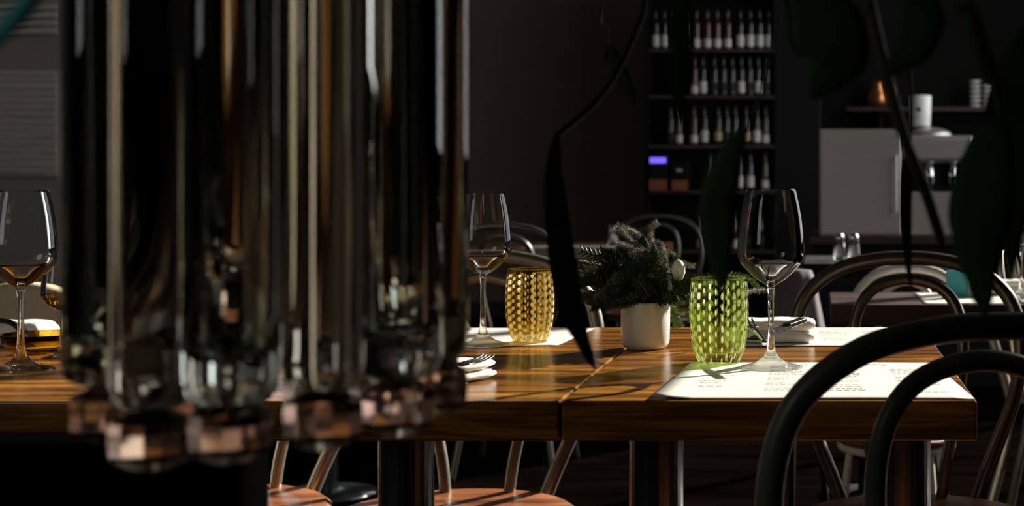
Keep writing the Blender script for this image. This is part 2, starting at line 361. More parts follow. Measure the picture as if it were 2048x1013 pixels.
# ------------------------------------------------------------------ chairs (round wooden seat, two bent metal hoops)
def chair(label, loc, rz, tube='steel_tube', group='bent metal chairs with round wooden seats', ro=0.0125, ri=0.0100, name='hoop_back_chair'):
    t = thing(name, label, 'chair', loc, rz, group)
    MB().lathe([(0,0.432),(0.185,0.432),(0.198,0.438),(0.20,0.447),(0.190,0.455),(0.15,0.453),(0,0.449)],48).obj('seat','seatwood',t)
    ring = [(0.178*math.cos(2*PI*k/40),0.178*math.sin(2*PI*k/40),0.422) for k in range(40)]
    MB().tube(ring,0.0105,10,closed=True).obj('seat_ring',tube,t)
    half = [(0.108,0.178,0.425),(0.128,0.188,0.48),(0.153,0.200,0.54),(0.181,0.214,0.61),(0.195,0.226,0.68),(0.191,0.236,0.745),(0.168,0.245,0.795),(0.118,0.252,0.832),(0.055,0.256,0.848),(0,0.257,0.851)]
    pts = half + [(-x,y,z) for x,y,z in half[-2::-1]]
    MB().tube(smooth_path(pts,5),ro,14).obj('outer_hoop',tube,t)
    half = [(0.052,0.166,0.425),(0.060,0.172,0.50),(0.076,0.180,0.58),(0.090,0.190,0.66),(0.093,0.202,0.725),(0.080,0.211,0.775),(0.050,0.217,0.805),(0,0.220,0.817)]
    pts = half + [(-x,y,z) for x,y,z in half[-2::-1]]
    MB().tube(smooth_path(pts,5),ri,14).obj('inner_hoop',tube,t)
    for sx in (-1,1):
        MB().tube(smooth_path([(sx*0.112,0.165,0.425),(sx*0.125,0.185,0.30),(sx*0.15,0.225,0.13),(sx*0.17,0.25,0.0)],5),ro*0.95,12).obj('leg',tube,t)
        MB().tube(smooth_path([(sx*0.125,-0.115,0.425),(sx*0.14,-0.135,0.30),(sx*0.158,-0.16,0.13),(sx*0.172,-0.178,0.0)],5),ro*0.95,12).obj('leg',tube,t)
    return t
# local +y is the back of the chair
near = chair('dark metal chair nearest the camera, its hoops crossing the white menu', (0.045+0.055, 1.49, 0), PI+R(12), 'black_tube')
farR = chair('metal chair tucked under far side of right table, hoops behind the wine glass', (0.15,2.22,0), R(0), 'steel_tube')
farL = chair('metal chair behind left table, posts rising from its orange wooden seat', (-0.585,2.26,0), R(0), 'steel_mid')
far3 = chair('metal chair behind the long table, mostly covered by the hanging crystal', (-1.0,2.30,0), R(0), 'steel_pale')
side = chair('metal chair with orange seat standing beyond the right end of the table', (0.70,3.75,0), R(70), 'steel_pale')
lit1 = chair('sunlit metal chair with bright white hoops, beyond the right table', (0.175,3.27,0), R(-12), 'sunlit_tube'); lit1.scale = (0.72,0.8,0.915)
lit2 = chair('metal chair at the sunlit back table behind the potted arrangement', (-1.05,4.95,0), R(180), 'steel_tube')
lit3 = chair('metal chair behind the back table, dark against the charcoal wall', (-0.72,6.1,0), R(0), 'steel_tube')
far4 = chair('metal chair at the right frame edge, hoop beside the dark leaf', (0.64,2.30,0), R(-80), 'steel_pale')

# ------------------------------------------------------------------ glasses
def wine_glass(label, loc, k=1.0, H=0.221):
    t = thing('wine_glass', label, 'wine glass', loc, random.random()*3, 'stemmed wine glasses')
    out = [(0.0045,0.100),(0.008,0.104),(0.020,0.1115),(0.0345,0.1255),(0.0395,0.133),(0.0412,0.143),(0.0405,0.160),(0.0378,0.185),(0.0342,0.205),(0.0305,H)]
    out = [(r*k,z*k) for r,z in out]
    pts = smooth_path([(r,0,z) for r,z in out],4); o2 = [(p.x,p.z) for p in pts]
    inn = [(max(r-0.0011,0.0002),z+ (0.0012 if z < 0.13*k else 0)) for r,z in o2[3:]][::-1]
    MB().lathe([(0,o2[0][1])]+o2+[(inn[0][0],o2[-1][1]+0.0002)]+inn+[(0,inn[-1][1]-0.0003)],64).obj('bowl','wineglass',t)
    st = [(0,0.0995),(0.0052,0.0992),(0.0040,0.090),(0.0037,0.06),(0.0042,0.035),(0.0060,0.022),(0.0105,0.0135),(0.022,0.0065),(0.0375,0.0026),(0.0385,0.0014),(0.0375,0.0004),(0,0.0004)]
    pts = smooth_path([(r*k,0,z*k) for r,z in st[1:]],3)
    MB().lathe([(0,st[0][1]*k)]+[(max(p.x,0.0),max(p.z,0.0003)) for p in pts],48).obj('stem_and_foot','clear',t)
    return t
wgR = wine_glass('clear wine glass on the white menu, right of the green tumbler', on(1542,737))
wgM = wine_glass('clear wine glass left of the amber tumbler, half beside the crystal', on(966,692), k=0.975)
wgL = wine_glass('clear wine glass at the far left edge of the photo', on(42,741), k=0.99)
wgS = wine_glass('small wine glass with a golden drink, just left of the hanging crystal', on(124,716), k=0.60)
MB().lathe([(0,0.061),(0.006,0.0635),(0.0185,0.0715),(0.0225,0.079),(0.0232,0.084),(0,0.084)],40).obj('drink','wine',wgS)
wgX = wine_glass('wine glass on the far right table at the edge of the photo', Vector((0.405,2.86,0.7515)), k=0.95)

def tumbler(label, loc, m, mb_, H, rr):
    t = thing('tumbler', label, 'tumbler', loc, 0.3, 'coloured bubble glass tumblers')
    prof = [(rr[0]*0.985,0.0012),(rr[0]*1.02,0.004),(rr[1],H*0.13),(rr[2],H*0.33),(rr[3],H*0.55),(rr[4],H*0.78),(rr[5],H*0.97),(rr[5]-0.0002,H)]
    pts = smooth_path([(r,0,z) for r,z in prof],5); o2 = [(p.x,p.z) for p in pts]
    inn = [(r-0.0026,z) for r,z in o2 if z > H*0.155][::-1]
    MB().lathe([(0,0.0008)]+o2+[(o2[-1][0]-0.0013,H+0.0008)]+inn+[(inn[-1][0]*0.8,H*0.135),(inn[-1][0]*0.4,H*0.125),(0,H*0.122)],72).obj('glass_wall',m,t)
    r0 = inn[-1][0]
    return t
tG = tumbler('green glass tumbler with white oval dots, at the menu corner', on(1438,728), 'green_glass','green_base',0.108,(0.0265,0.0315,0.0355,0.0372,0.0370,0.0352))
tY = tumbler('amber glass tumbler with pale dots between wine glass and hanging leaf', on(1060,686), 'amber_glass','amber_base',0.106,(0.0235,0.0290,0.0335,0.0350,0.0342,0.0318))

# ------------------------------------------------------------------ menus / placemats
def sheet(label, c4, z=0.7506, lines=True, seed=1, text_m='ink', z1=None, curl=0.0):
    rnd = random.Random(seed)
    a,b,c,d = [Vector((p.x,p.y,z)) for p in c4]          # front-left, front-right, back-right, back-left
    cen = (a+b+c+d)/4
    t = thing('paper_menu', label, 'menu', cen, 0, 'paper menu placemats')
    mb = MB(); n = 16; g = []
    def pt(u,v): return (a.lerp(b,u)).lerp(d.lerp(c,u),v)
    for i in range(n+1):
        row = []
        for j in range(n+1):
            u, v = i/n, j/n; p = pt(u,v)-cen
            p.z += curl*0.004*max(0, 0.12-u)*(1-v)*8 + 0.0002*math.sin(u*9+seed)+0.00025
            row.append(mb.b.verts.new(p))
        g.append(row)
    for i in range(n):
        for j in range(n): mb.b.faces.new((g[i][j],g[i+1][j],g[i+1][j+1],g[i][j+1]))
    s = mb.obj('sheet','paper',t)
    so = s.modifiers.new('solid','SOLIDIFY'); so.thickness = 0.0002; so.offset = 0
    if lines:
        tb = MB()
        def dash(u,v,du,dv):
            q = [pt(u,v)-cen, pt(u+du,v)-cen, pt(u+du,v+dv)-cen, pt(u,v+dv)-cen]
            for p in q: p.z += 0.0009
            tb.quad(q)
        for col in (0.06,0.34,0.55,0.80):
            v = 0.14 + rnd.random()*0.06
            while v < 0.80:
                wds = rnd.choice((3,5,6,7)); u = col
                for k in range(wds):
                    du = 0.008+rnd.random()*0.02
                    if u+du > col+0.16: break
                    dash(u,v,du,0.009); u += du+0.006
                v += 0.045 if rnd.random() < 0.7 else 0.10
        for col in (0.30,0.62):                         # larger heading strokes at the far edge
            u = col
            for k in range(9):
                du = 0.007+rnd.random()*0.014; dash(u,0.90+rnd.random()*0.012,du,0.016); u += du+0.006
        tb.obj('printed_text',text_m,t,smooth=False)['kind'] = 'stuff'
    return t
mF = sheet('large white paper menu at the table front, under the green tumbler', [on(1303,800.5),on(1950,800),on(1865,727),on(1382,727)], seed=2, curl=1)
mB = sheet('white paper menu at the back right, under the napkin and cutlery', [on(1425,694),on(1845,694),on(1775,657),on(1455,657)], seed=5)
mC = sheet('white paper menu at the back left, under the amber tumbler', [on(860,698),on(1115,692),on(1190,658),on(940,658)], seed=8, lines=False)
mD = sheet('paper menu at the left front, under the folded napkin with fork', [on(640,800),on(880,800),on(988,737),on(770,737)], seed=9, lines=False)

# ------------------------------------------------------------------ napkins and cutlery
def roll(label, c, ang, L, W, H, folds=3, name='folded_napkin', n=None):
    t = thing(name, label, 'napkin', c, ang, 'folded white napkins')
    mb = MB()
    # layered cloth folded over: stacked flattened loops, rounded ends
    m_ = 14
    for k in range(folds):
        h = H/folds; z0 = k*h
        prof = []
        for i in range(20):
            a = 2*PI*i/20; ca, sa = math.cos(a), math.sin(a)
            prof.append((math.copysign(abs(ca)**0.45,ca)*(W/2-0.002*k), z0+h/2+math.copysign(abs(sa)**0.8,sa)*h*0.53))
        rings = []
        for j in range(m_+1):
            x = -L/2+L*j/m_; e = min(1,(1-abs(2*j/m_-1))*m_/2*0.55+0.35); e = math.sqrt(min(1,e))
            rings.append([mb.b.verts.new((x+0.002*k*(1 if j else 0), p[0]*(0.85+0.15*e)+0.0012*math.sin(j*1.3+k*2), z0+h/2+(p[1]-z0-h/2)*e+0.0006*math.sin(j*0.9+k))) for p in prof])
        for j in range(m_):
            for i in range(20): mb.b.faces.new((rings[j][i],rings[j][(i+1)%20],rings[j+1][(i+1)%20],rings[j+1][i]))
        mb.b.faces.new(rings[0][::-1]); mb.b.faces.new(rings[-1])
    mb.obj('folded_cloth','linen',t)
    return t
nR = roll('thick white napkin roll behind the right wine glass', on(1553,683,0.7518), R(4), 0.105, 0.06, 0.033, 2)
nL = roll('folded white napkin in bright sun beside the crystal, fork on top', on(838,772,0.7516), R(62), 0.19, 0.062, 0.022, 2)
nF = roll('white napkin in front of the cream chair at the far left', on(40,690,0.7506), R(0), 0.085, 0.06, 0.034, 1)

def fork(label, p, rz, tilt, m='chrome', hm='chrome'):
    t = thing('fork', label, 'fork', p, rz); t.rotation_euler = (0,tilt,rz)
    MB().tube(smooth_path([(-0.10,0,0.0),(-0.05,0,0.002),(0.0,0,0.003),(0.035,0,0.001)],5),[0.0035]*15+[0.0025],8).obj('handle',hm,t)
    mb = MB(); mb.box((0.033,-0.010,-0.0005),(0.055,0.010,0.0012))
    for k in range(4):
        y = -0.0085+k*0.00567
        mb.tube(smooth_path([(0.054,y,0.0004),(0.07,y,0.0018),(0.088,y*0.95,0.0065)],4),[0.0013]*8+[0.0006],6)
    mb.obj('tines',m,t); return t
fL = fork('steel fork lying on the sunlit napkin beside the crystal', on(868,738,0.7785), R(62), R(0))
fR = fork('steel fork leaning on the napkin roll, beside the green tumbler', on(1508,664,0.7905), R(100), R(-2))
kn = thing('knife','dark knife leaning across the white napkin roll behind the wine glass stem','knife', (0,0,0), 0)
kp = on(1551,668,0.789); kn.location = kp
kn.rotation_euler = (0, R(-7), R(58))
MB().box((-0.052,-0.008,-0.001),(0.025,0.008,0.0012)).obj('blade','black',kn,smooth=False,bevel=0.0004)
MB().box((0.025,-0.0065,-0.003),(0.065,0.0065,0.004)).obj('handle','blackgloss',kn,smooth=False,bevel=0.002)
kn.location.z += 0.004

# ------------------------------------------------------------------ potted arrangement
pc = on(1291,698); PD = pc.y
pot = thing('potted_arrangement','white ceramic pot holding fir sprigs and silvery drooping plumes','plant',pc)
H = 0.0655
prof = [(0,0.0005),(0.024,0.0005),(0.0295,0.003),(0.0328,0.009),(0.0337,0.02),(0.0340,H-0.001),(0.0335,H),(0.0318,H),(0.0312,H-0.002),(0.0312,0.05),(0,0.05)]
MB().lathe(prof,56).obj('pot','ceramic',pot)
MB().lathe([(0,0.052),(0.02,0.054),(0.0311,0.051),(0.0311,0.049),(0,0.049)],32).obj('soil','soil',pot)
def sprig(pts, nl, nw, m, dens, name, droop=0.0, flat=True, spread=1.0, taper=True, rnd=random):
    pth = smooth_path(pts, 8); L_ = sum((pth[i+1]-pth[i]).length for i in range(len(pth)-1))
    mb = MB(); mb.tube(pth[::3]+[pth[-1]], [0.0011]*(len(pth[::3]))+[0.0004], 5)
    n = int(L_*dens)
    for k in range(n):
        f = k/max(1,n-1); i = min(int(f*(len(pth)-1)), len(pth)-2); fr = f*(len(pth)-1)-i
        p = pth[i].lerp(pth[i+1], fr); t_ = (pth[i+1]-pth[i]).normalized()
        u = t_.cross(Vector((rnd.uniform(-.2,.2),-1,rnd.uniform(-.2,.2)))).normalized(); w_ = t_.cross(u)
        if flat: a = (0 if k % 2 else PI)+rnd.uniform(-0.75,0.75)
        else: a = rnd.uniform(0,2*PI)
        side_ = u*math.cos(a)+w_*math.sin(a)
        d = (side_*spread + t_*0.75 + Vector((0,0,-droop))).normalized()
        l = nl*(1-0.55*f if taper else 1)*rnd.uniform(0.75,1.15)
        tip = p+d*l; mid = p+d*l*0.5+t_*l*0.06
        wv = d.cross(Vector((rnd.uniform(-1,1),rnd.uniform(-1,1),rnd.uniform(-1,1)))).normalized()*nw*0.5
        v = [mb.b.verts.new(q) for q in (p-wv*0.6,p+wv*0.6,mid+wv,tip,mid-wv)]
        mb.b.faces.new(v)
    return mb.obj(name, m, pot, smooth=False, recalc=False)
def L3(px,py,dd=0.0): return P(px,py,PD+dd)-pc
rt = lambda: L3(random.uniform(1272,1312),random.uniform(618,632),random.uniform(-.012,.012))
fb = [((1240,590),(1190,560),(1152,570),-.03),((1240,585),(1195,590),(1150,600),.01),((1250,580),(1210,540),(1165,530),.02),
      ((1260,570),(1235,520),(1205,505),-.01),((1275,560),(1262,520),(1245,495),.02),((1290,560),(1290,510),(1280,480),.0),
      ((1305,560),(1320,520),(1322,500),.02),((1320,570),(1345,540),(1358,520),.0),((1325,585),(1360,575),(1385,570),-.02),
      ((1320,595),(1350,600),(1378,612),.03),((1265,590),(1225,600),(1185,612),-.04),((1285,575),(1270,545),(1262,530),-.04),
      ((1300,580),(1310,555),(1330,545),-.045),((1310,600),(1335,595),(1352,590),-.04),((1280,590),(1255,565),(1225,570),-.045),
      ((1300,600),(1290,580),(1275,560),-.05),((1325,590),(1360,560),(1400,560),.05),((1330,590),(1380,565),(1440,556),.08),
      ((1262,600),(1240,588),(1215,596),-.05),((1240,575),(1200,565),(1165,548),.04),((1282,600),(1270,596),(1245,606),-.055),
      ((1310,585),(1340,560),(1350,550),.02),((1292,560),(1308,530),(1300,505),-.02),((1250,570),(1225,535),(1190,560),-.02),((1320,600),(1345,585),(1370,590),.0),((1260,560),(1230,545),(1215,525),.0)]
for i,(a,b,c,dd) in enumerate(fb):
    sprig([rt(), L3(*a,dd*0.5), L3(*b,dd), L3(*c,dd*1.3)], 0.024, 0.0016, 'fir', 3400, 'fir_sprig', droop=0.15, flat=True)
for (a,b,c,dd) in [((1335,610),(1350,625),(1362,652),.015),((1330,608),(1345,628),(1350,655),.03),((1345,600),(1370,620),(1380,640),.04),((1200,560),(1165,548),(1150,552),-.01),((1420,560),(1490,555),(1520,582),.08)]:
    sprig([rt(), L3(*a,dd*0.5), L3(*b,dd), L3(*c,dd)], 0.013, 0.0014, 'fir_lit', 1700, 'lit_sprig', droop=0.1)
# flat scaly cypress frond at the upper left
pth = [L3(1270,590),L3(1225,540,.01),L3(1195,515,.015),L3(1162,502,.02)]
mb = MB(); q = smooth_path(pth,8); mb.tube(q,0.0012,5)
for i in range(8,len(q)-1,2):
    t_ = (q[i+1]-q[i]).normalized()
    for s_ in (1,-1):
        u = t_.cross(Vector((0,-1,0))).normalized()*s_
        e = q[i]+(t_*0.9+u*0.8).normalized()*0.017*(1.1-i/len(q)*0.5)
        mb.tube([q[i],q[i].lerp(e,0.5)+t_*0.001,e],[0.0013,0.0017,0.0007],5)
mb.obj('cypress_frond','fir',pot)
pl = [([(1300,610),(1300,520),(1272,488),(1250,468),(1234,452)],-.01),([(1300,600),(1316,520),(1304,478),(1302,458),(1313,446)],.0),
      ([(1295,600),(1300,500),(1322,488),(1334,530),(1341,588)],-.04),([(1295,600),(1285,515),(1255,493),(1224,484)],.0),
      ([(1310,600),(1335,535),(1355,528),(1386,531)],-.01),([(1285,600),(1250,560),(1220,570),(1190,592)],-.05),
      ([(1285,600),(1250,545),(1215,540),(1172,535)],-.03),([(1295,600),(1300,500),(1275,468),(1248,455)],.01),
      ([(1300,600),(1318,530),(1338,505),(1350,512)],.0),([(1300,600),(1305,530),(1285,500),(1262,508)],-.03),([(1302,600),(1312,520),(1318,490),(1326,512)],-.03),([(1480,590),(1495,583),(1530,579)],.06),([(1290,590),(1255,560),(1238,548),(1225,560)],-.05)]
for pts,dd in pl:
    n = len(pts)
    sprig([L3(x,y,dd*(k/(n-1))) for k,(x,y) in enumerate(pts)], 0.0075, 0.00042, 'plume', 6500, 'silver_plume', droop=0.3, flat=False, spread=0.9, taper=False)
MB().lathe([(0,-0.016),(0.006,-0.013),(0.0095,-0.004),(0.009,0.005),(0.005,0.012),(0,0.015)],24,L3(1357,540,-.01)).obj('white_bud','white',pot)

# ------------------------------------------------------------------ hanging plant in the near right
hp = thing('hanging_plant','trailing vine with long dark green leaves hanging in front of the table','plant',(0.02,0.85,1.55))
ho = hp.location.copy()
MB().lathe([(0,0),(0.05,0),(0.07,0.10),(0.075,0.12),(0.068,0.12),(0.06,0.10),(0,0.10)],32).obj('hanging_pot','ceramic',hp)
MB().tube([(0,0,0.10),(0,0,ZC-1.55)],0.002,6).obj('cord','black',hp)
def vine(pts, r=0.003):
    q = smooth_path([Vector((0.0,0,0.10)),Vector(P(*pts[0])-ho).lerp(Vector((0,0,0.16)),0.45)]+[P(*p)-ho for p in pts],6)
    MB().tube(q,[r]*(len(q)-1)+[r*0.6],8).obj('stem','stem',hp)
vine([(1300,-60,1.0),(1285,30,1.0),(1212,180,1.0),(1118,268,1.0)],0.0020)
vine([(1740,-60,0.85),(1745,30,0.85),(1800,250,0.85),(1850,380,0.86),(1885,490,0.88)],0.0036)
vine([(1212,-40,1.1),(1215,60,1.1),(1210,125,1.1)],0.0014)
vine([(1900,-80,0.78),(1940,20,0.78),(1985,150,0.78),(2000,250,0.78)],0.0015)
vine([(1812,-40,1.0),(1822,200,1.0),(1818,330,1.0)],0.0013)
vine([(1560,-40,0.75),(1530,150,0.75),(1492,262,0.75)],0.0010)
def leaf(cen, widths, d, m='leaf', twist=0.0, cup=0.12, name='leaf'):
    # cen: px points down the midrib, widths: half-widths in px
    q = smooth_path([P(x,y,d+dd) for x,y,dd in cen],6); n = len(q); k = len(widths)-1
    mb = MB(); rows = []
    for i,p in enumerate(q):
        f = i/(n-1)*k; j = min(int(f),k-1); s_ = f-j; s_ = s_*s_*(3-2*s_); w_ = (widths[j]*(1-s_)+widths[j+1]*s_)*d/F
        t_ = (q[min(i+1,n-1)]-q[max(i-1,0)]).normalized(); a = twist*(i/(n-1))
        u = t_.cross(Vector((0,-1,0))).normalized(); fwd = Vector((0,1,0))
        u = (u*math.cos(a)+fwd*math.sin(a))
        nrm = t_.cross(u)
        rows.append([mb.b.verts.new(p-ho+u*w_*s2+nrm*(cup*w_*abs(s2))*1.0) for s2 in (-1,-0.55,0,0.55,1)])
    for i in range(n-1):
        for j in range(4): mb.b.faces.new((rows[i][j],rows[i][j+1],rows[i+1][j+1],rows[i+1][j]))
    o = mb.obj(name,m,hp); s = o.modifiers.new('solid','SOLIDIFY'); s.thickness = 0.0006; return o
leaf([(1116,262,0),(1108,330,0),(1112,410,.01),(1122,500,.0),(1138,600,0),(1164,680,0),(1192,742,-.01)],[3,14,22,26,28,25,13,2],1.0)
leaf([(1490,256,0),(1452,330,0),(1434,420,.0),(1438,500,.0),(1445,590,0)],[6,22,34,38,34,22,2],0.75,'leaf2')
leaf([(1995,240,0),(1975,330,0),(1962,430,0),(1960,540,0),(1972,640,0)],[16,48,64,66,50,26,3],0.78)
leaf([(2060,60,0),(2040,180,0),(2030,300,0),(2030,420,0),(2020,560,.02)],[20,50,66,60,46,20,3],0.82)
leaf([(1905,-60,0),(1945,40,0),(1975,130,0),(1998,200,0),(2010,250,0)],[6,16,18,16,8,4,2],0.79,'leaf2')
leaf([(1600,-70,0),(1640,30,0),(1670,110,0),(1640,170,0),(1620,200,0)],[30,60,80,70,40,20,3],0.75)
leaf([(1820,-60,0),(1840,20,0),(1830,90,0),(1790,130,0),(1770,160,0)],[20,40,50,40,26,12,2],0.75)
leaf([(1818,270,0),(1814,340,0),(1812,430,0),(1816,520,0),(1822,580,0)],[3,9,12,12,9,5,1],1.0,'leaf2')
leaf([(1375,-50,0),(1360,30,0),(1362,110,0),(1358,190,0),(1365,250,0)],[8,18,22,22,18,10,2],0.85,'leaf')
leaf([(1210,90,0),(1222,110,0),(1240,150,0),(1262,190,0),(1270,215,0)],[2,12,16,16,12,6,1],1.1,'leaf2')

# ------------------------------------------------------------------ hanging crystal in the near left
HC = P(556,380,0.80); 
hc = thing('crystal_pendant','large hanging pendant of thick clear glass rods, blurred in the foreground','pendant',(HC.x,HC.y,1.35))
hz = 1.35
MB().tube([(0.095*math.cos(2*PI*k/48),0.095*math.sin(2*PI*k/48),0.012) for k in range(48)],0.006,10,closed=True).obj('ring','blackgloss',hc)
MB().tube([(0,0,0.012),(0,0,ZC-hz)],0.004,8).obj('hanger','black',hc)
mb = MB()
for k in range(3):
    a = 2*PI*k/3; mb.tube([(0.095*math.cos(a),0.095*math.sin(a),0.012),(0,0,0.10)],0.0025,6)
mb.obj('spoke','black',hc)
def rod(a, rr, zb, r=0.02, solid=False):
    x, y = rr*math.cos(a), rr*math.sin(a); z0 = zb-hz
    n = 40
    prof = [(0,0.006),(r,0.006),(r,z0+0.004),(r*0.9,z0),(0,z0)]
    ri = r*0.68
    g_ = MB().lathe(([(0,0.0)] if solid else [(0,z0+0.020),(ri*0.7,z0+0.021),(ri,z0+0.027),(ri,0)])+[(r*0.95,0),(r,-0.004),(r,z0+0.012),(r*0.93,z0+0.004),(r*0.7,z0),(0,z0)],n,(x,y,0)).obj('glass_rod','smokyglass' if solid else 'rodglass',hc)
    return x, y, z0, g_
NR = 11+1
for k in range(NR):
    a = 2*PI*k/NR + 0.1
    x, y, z0, kids_rod = rod(a, 0.085, 0.864+0.005*math.sin(k*2.1)+(0.010 if math.cos(a) > 0.6 else 0), r=0.0240 if k % 2 else 0.0200, solid=(k % 2 == 0))
    MB().lathe([(0,z0),(0.010,z0-0.001),(0.0195,z0-0.006),(0.0205,z0-0.011),(0.0195,z0-0.025),(0.012,z0-0.030),(0,z0-0.031)],10,(x,y,-0.0005)).obj('faceted_drop','crystal_rose',kids_rod,smooth=False)

# two slim clear rods added to make bright strips before the ring of tubes
for px, rr, yb in ((522,0.0075,640),(757,0.0045,150)):
    q = P(px,yb,0.675)-Vector((HC.x,HC.y,hz))
    MB().lathe([(0,0.0),(rr,-0.002),(rr,q.z+0.004),(rr*0.55,q.z-0.004),(rr*0.5,q.z-0.012),(0,q.z-0.014)],28,(q.x,q.y,0)).obj('highlight_rod','clearrod',hc)
    MB().tube([(q.x,q.y,0.001),(q.x*0.8,q.y*0.8,0.012)],0.0015,6).obj('hook','black',hc)

# teal ribbon in the top left corner
q = smooth_path([P(-40,110,0.5),P(10,65,0.5),P(50,10,0.5),P(90,-80,0.5),P(110,-600,0.5),P(110,-2600,0.5)],6)
mb = MB(); A = []
for p in q: A.append([mb.b.verts.new(p+Vector((s_*0.007,0,s_*0.003))) for s_ in (-1,1)])
for i in range(len(A)-1): mb.b.faces.new((A[i][0],A[i][1],A[i+1][1],A[i+1][0]))
o = mb.obj('ribbon','teal'); s = o.modifiers.new('solid','SOLIDIFY'); s.thickness = 0.0008
tag(o,'blurred teal ribbon hanging in the top left corner','ribbon')

# dark bench back in the near lower left
t = thing('bench','black bench back filling the dark lower left corner','bench',(-0.62,0.95,0))
MB().box((-0.45,-0.03,0.30),(0.245,0.03,0.806)).obj('backrest','black_cloth',t,smooth=False,bevel=0.015)
MB().box((-0.45,-0.50,0.38),(0.245,-0.031,0.44)).obj('seat','black',t,smooth=False,bevel=0.01)
for sx in (-0.42,0.21):
    for yy in (-0.46,0.0): MB().box((sx-0.02,yy-0.02,0),(sx+0.02,yy+0.02,0.379 if yy < -.1 else 0.299)).obj('leg','black',t,smooth=False)

# two dark bottles on the table behind the crystal
def big_bottle(label, loc, k=1.0, m='dark_bottle'):
    t = thing('wine_bottle', label, 'bottle', loc, 0, 'dark bottles behind the crystal'); t.scale = (0.62,0.62,1.45)
    MB().lathe([(r*k,z*k) for r,z in [(0,0.004),(0.034,0.001),(0.0375,0.006),(0.0375,0.215),(0.035,0.235),(0.022,0.262),(0.0155,0.282),(0.0142,0.335),(0.016,0.338),(0.016,0.345),(0,0.346)]],40).obj('bottle_body',m,t)
    MB().lathe([(r*k,z*k) for r,z in [(0.0378,0.15),(0.0382,0.151),(0.0382,0.209),(0.0378,0.21)]],40).obj('label','terracotta',t)
    return t
big_bottle('left of two dark wine bottles seen through the crystal rods', on(797,748), 1.0, 'brown_bottle')
big_bottle('right of two dark wine bottles seen through the crystal rods', on(880,742), 1.0, 'dark_bottle')

# ------------------------------------------------------------------ far left items on the long table
t = thing('cream_chair','rounded cream chair back behind the far left napkin','chair',(-1.42,2.47,0))
mb = MB(); sec = []
for i in range(25):
    a = PI*i/24; sec.append((0.20*math.cos(a), 0.20*math.sin(a)*0.9))
poly = [(-0.20,-0.30)]+[(x,z) for x,z in sec[::-1]]+[(0.20,-0.30)]
f0 = [mb.b.verts.new((x,0,0.62+z)) for x,z in poly]; f1 = [mb.b.verts.new((x,0.05,0.62+z)) for x,z in poly]; n = len(poly)
mb.b.faces.new(f0); mb.b.faces.new(f1[::-1])
for i in range(n): mb.b.faces.new((f0[i],f0[(i+1)%n],f1[(i+1)%n],f1[i]))
mb.obj('backrest','beige',t,smooth=False,bevel=0.015)
MB().box((-0.2,-0.22,0.36),(0.2,-0.002,0.44)).obj('seat','beige',t,smooth=False,bevel=0.02)
for sx in (-0.17,0.17):
    for sy in (-0.19,-0.03): MB().box((sx-0.015,sy-0.015,0),(sx+0.015,sy+0.015,0.359)).obj('leg','darkwood',t,smooth=False)
t.location = (-1.47,2.60,0)
o = thing('glass_dish','low amber glass dish behind the far left wine glass','dish',on(85,702))
MB().lathe([(0,0.001),(0.035,0.001),(0.048,0.010),(0.052,0.024),(0.0495,0.024),(0.045,0.012),(0.033,0.005),(0,0.005)],48).obj('bowl','amber_base',o)
MB().tube(smooth_path([P(-10,642,2.0),P(20,645,1.99),P(40,660,1.98),P(52,682,1.965)],5),0.004,8).obj('knife','blackgloss')
tag(bpy.data.objects['knife.001'] if 'knife.001' in bpy.data.objects else bpy.data.objects['knife'],'curved black knife handle resting on the far left napkin','knife')

# ------------------------------------------------------------------ second row and back tables
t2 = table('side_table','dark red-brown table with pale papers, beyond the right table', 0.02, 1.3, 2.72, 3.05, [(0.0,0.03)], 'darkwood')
o = sheet('white paper on the dark table beside the teal card', [Vector((0.20,2.74,0)),Vector((0.37,2.74,0)),Vector((0.37,3.02,0)),Vector((0.20,3.02,0))], lines=False, seed=3)
o = sheet('white paper at the right edge of the dark table', [Vector((0.39,2.74,0)),Vector((0.66,2.74,0)),Vector((0.66,3.02,0)),Vector((0.39,3.02,0))], lines=False, seed=4)
b = thing('card_stand','teal and white folded card standing on the dark table','card',(0.285,2.9,0.7512),R(10))
MB().box((-0.028,-0.003,0),(0.018,0.003,0.055)).obj('teal_panel','teal_card',b,smooth=False)
MB().box((0.0185,-0.003,0),(0.062,0.003,0.042)).obj('white_panel','paper',b,smooth=False)
b = MB().box((-0.02,-0.012,0),(0.02,0.012,0.016)).obj('matchbox','red',smooth=False,bevel=0.002,loc=(0.425,2.78,0.7512)); tag(b,'small orange-red box on the paper at the right edge','box')
nX = roll('white rolled napkin on the dark table at the right edge', Vector((0.40,2.98,0.7512)), R(8), 0.12, 0.05, 0.03, 2)

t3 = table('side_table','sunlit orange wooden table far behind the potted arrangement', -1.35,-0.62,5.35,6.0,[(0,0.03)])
sheet('white paper menu on the sunlit far table', [Vector((-1.15,5.36,0)),Vector((-0.78,5.36,0)),Vector((-0.80,5.62,0)),Vector((-1.13,5.62,0))], lines=False, seed=3)
t4 = table('side_table','black table with two shakers, in front of the steel fridge', -0.05,0.35,4.25,4.75,[(0,0.03)],'black','black')
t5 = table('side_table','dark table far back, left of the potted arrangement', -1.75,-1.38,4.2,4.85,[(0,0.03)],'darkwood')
def shaker(label, p):
    t = thing('shaker', label, 'shaker', p, 0, 'glass shakers with metal caps')
    MB().lathe([(0,0.0),(0.019,0.0),(0.02,0.01),(0.016,0.055),(0,0.055)],24).obj('jar','clear',t)
    MB().lathe([(0,0.0552),(0.015,0.0552),(0.0155,0.072),(0.010,0.082),(0,0.084)],24).obj('cap','chrome',t)
    return t
shaker('left of two small glass shakers on the black table', Vector(((1679-VX)*4.47/F,4.47,0.7505)))
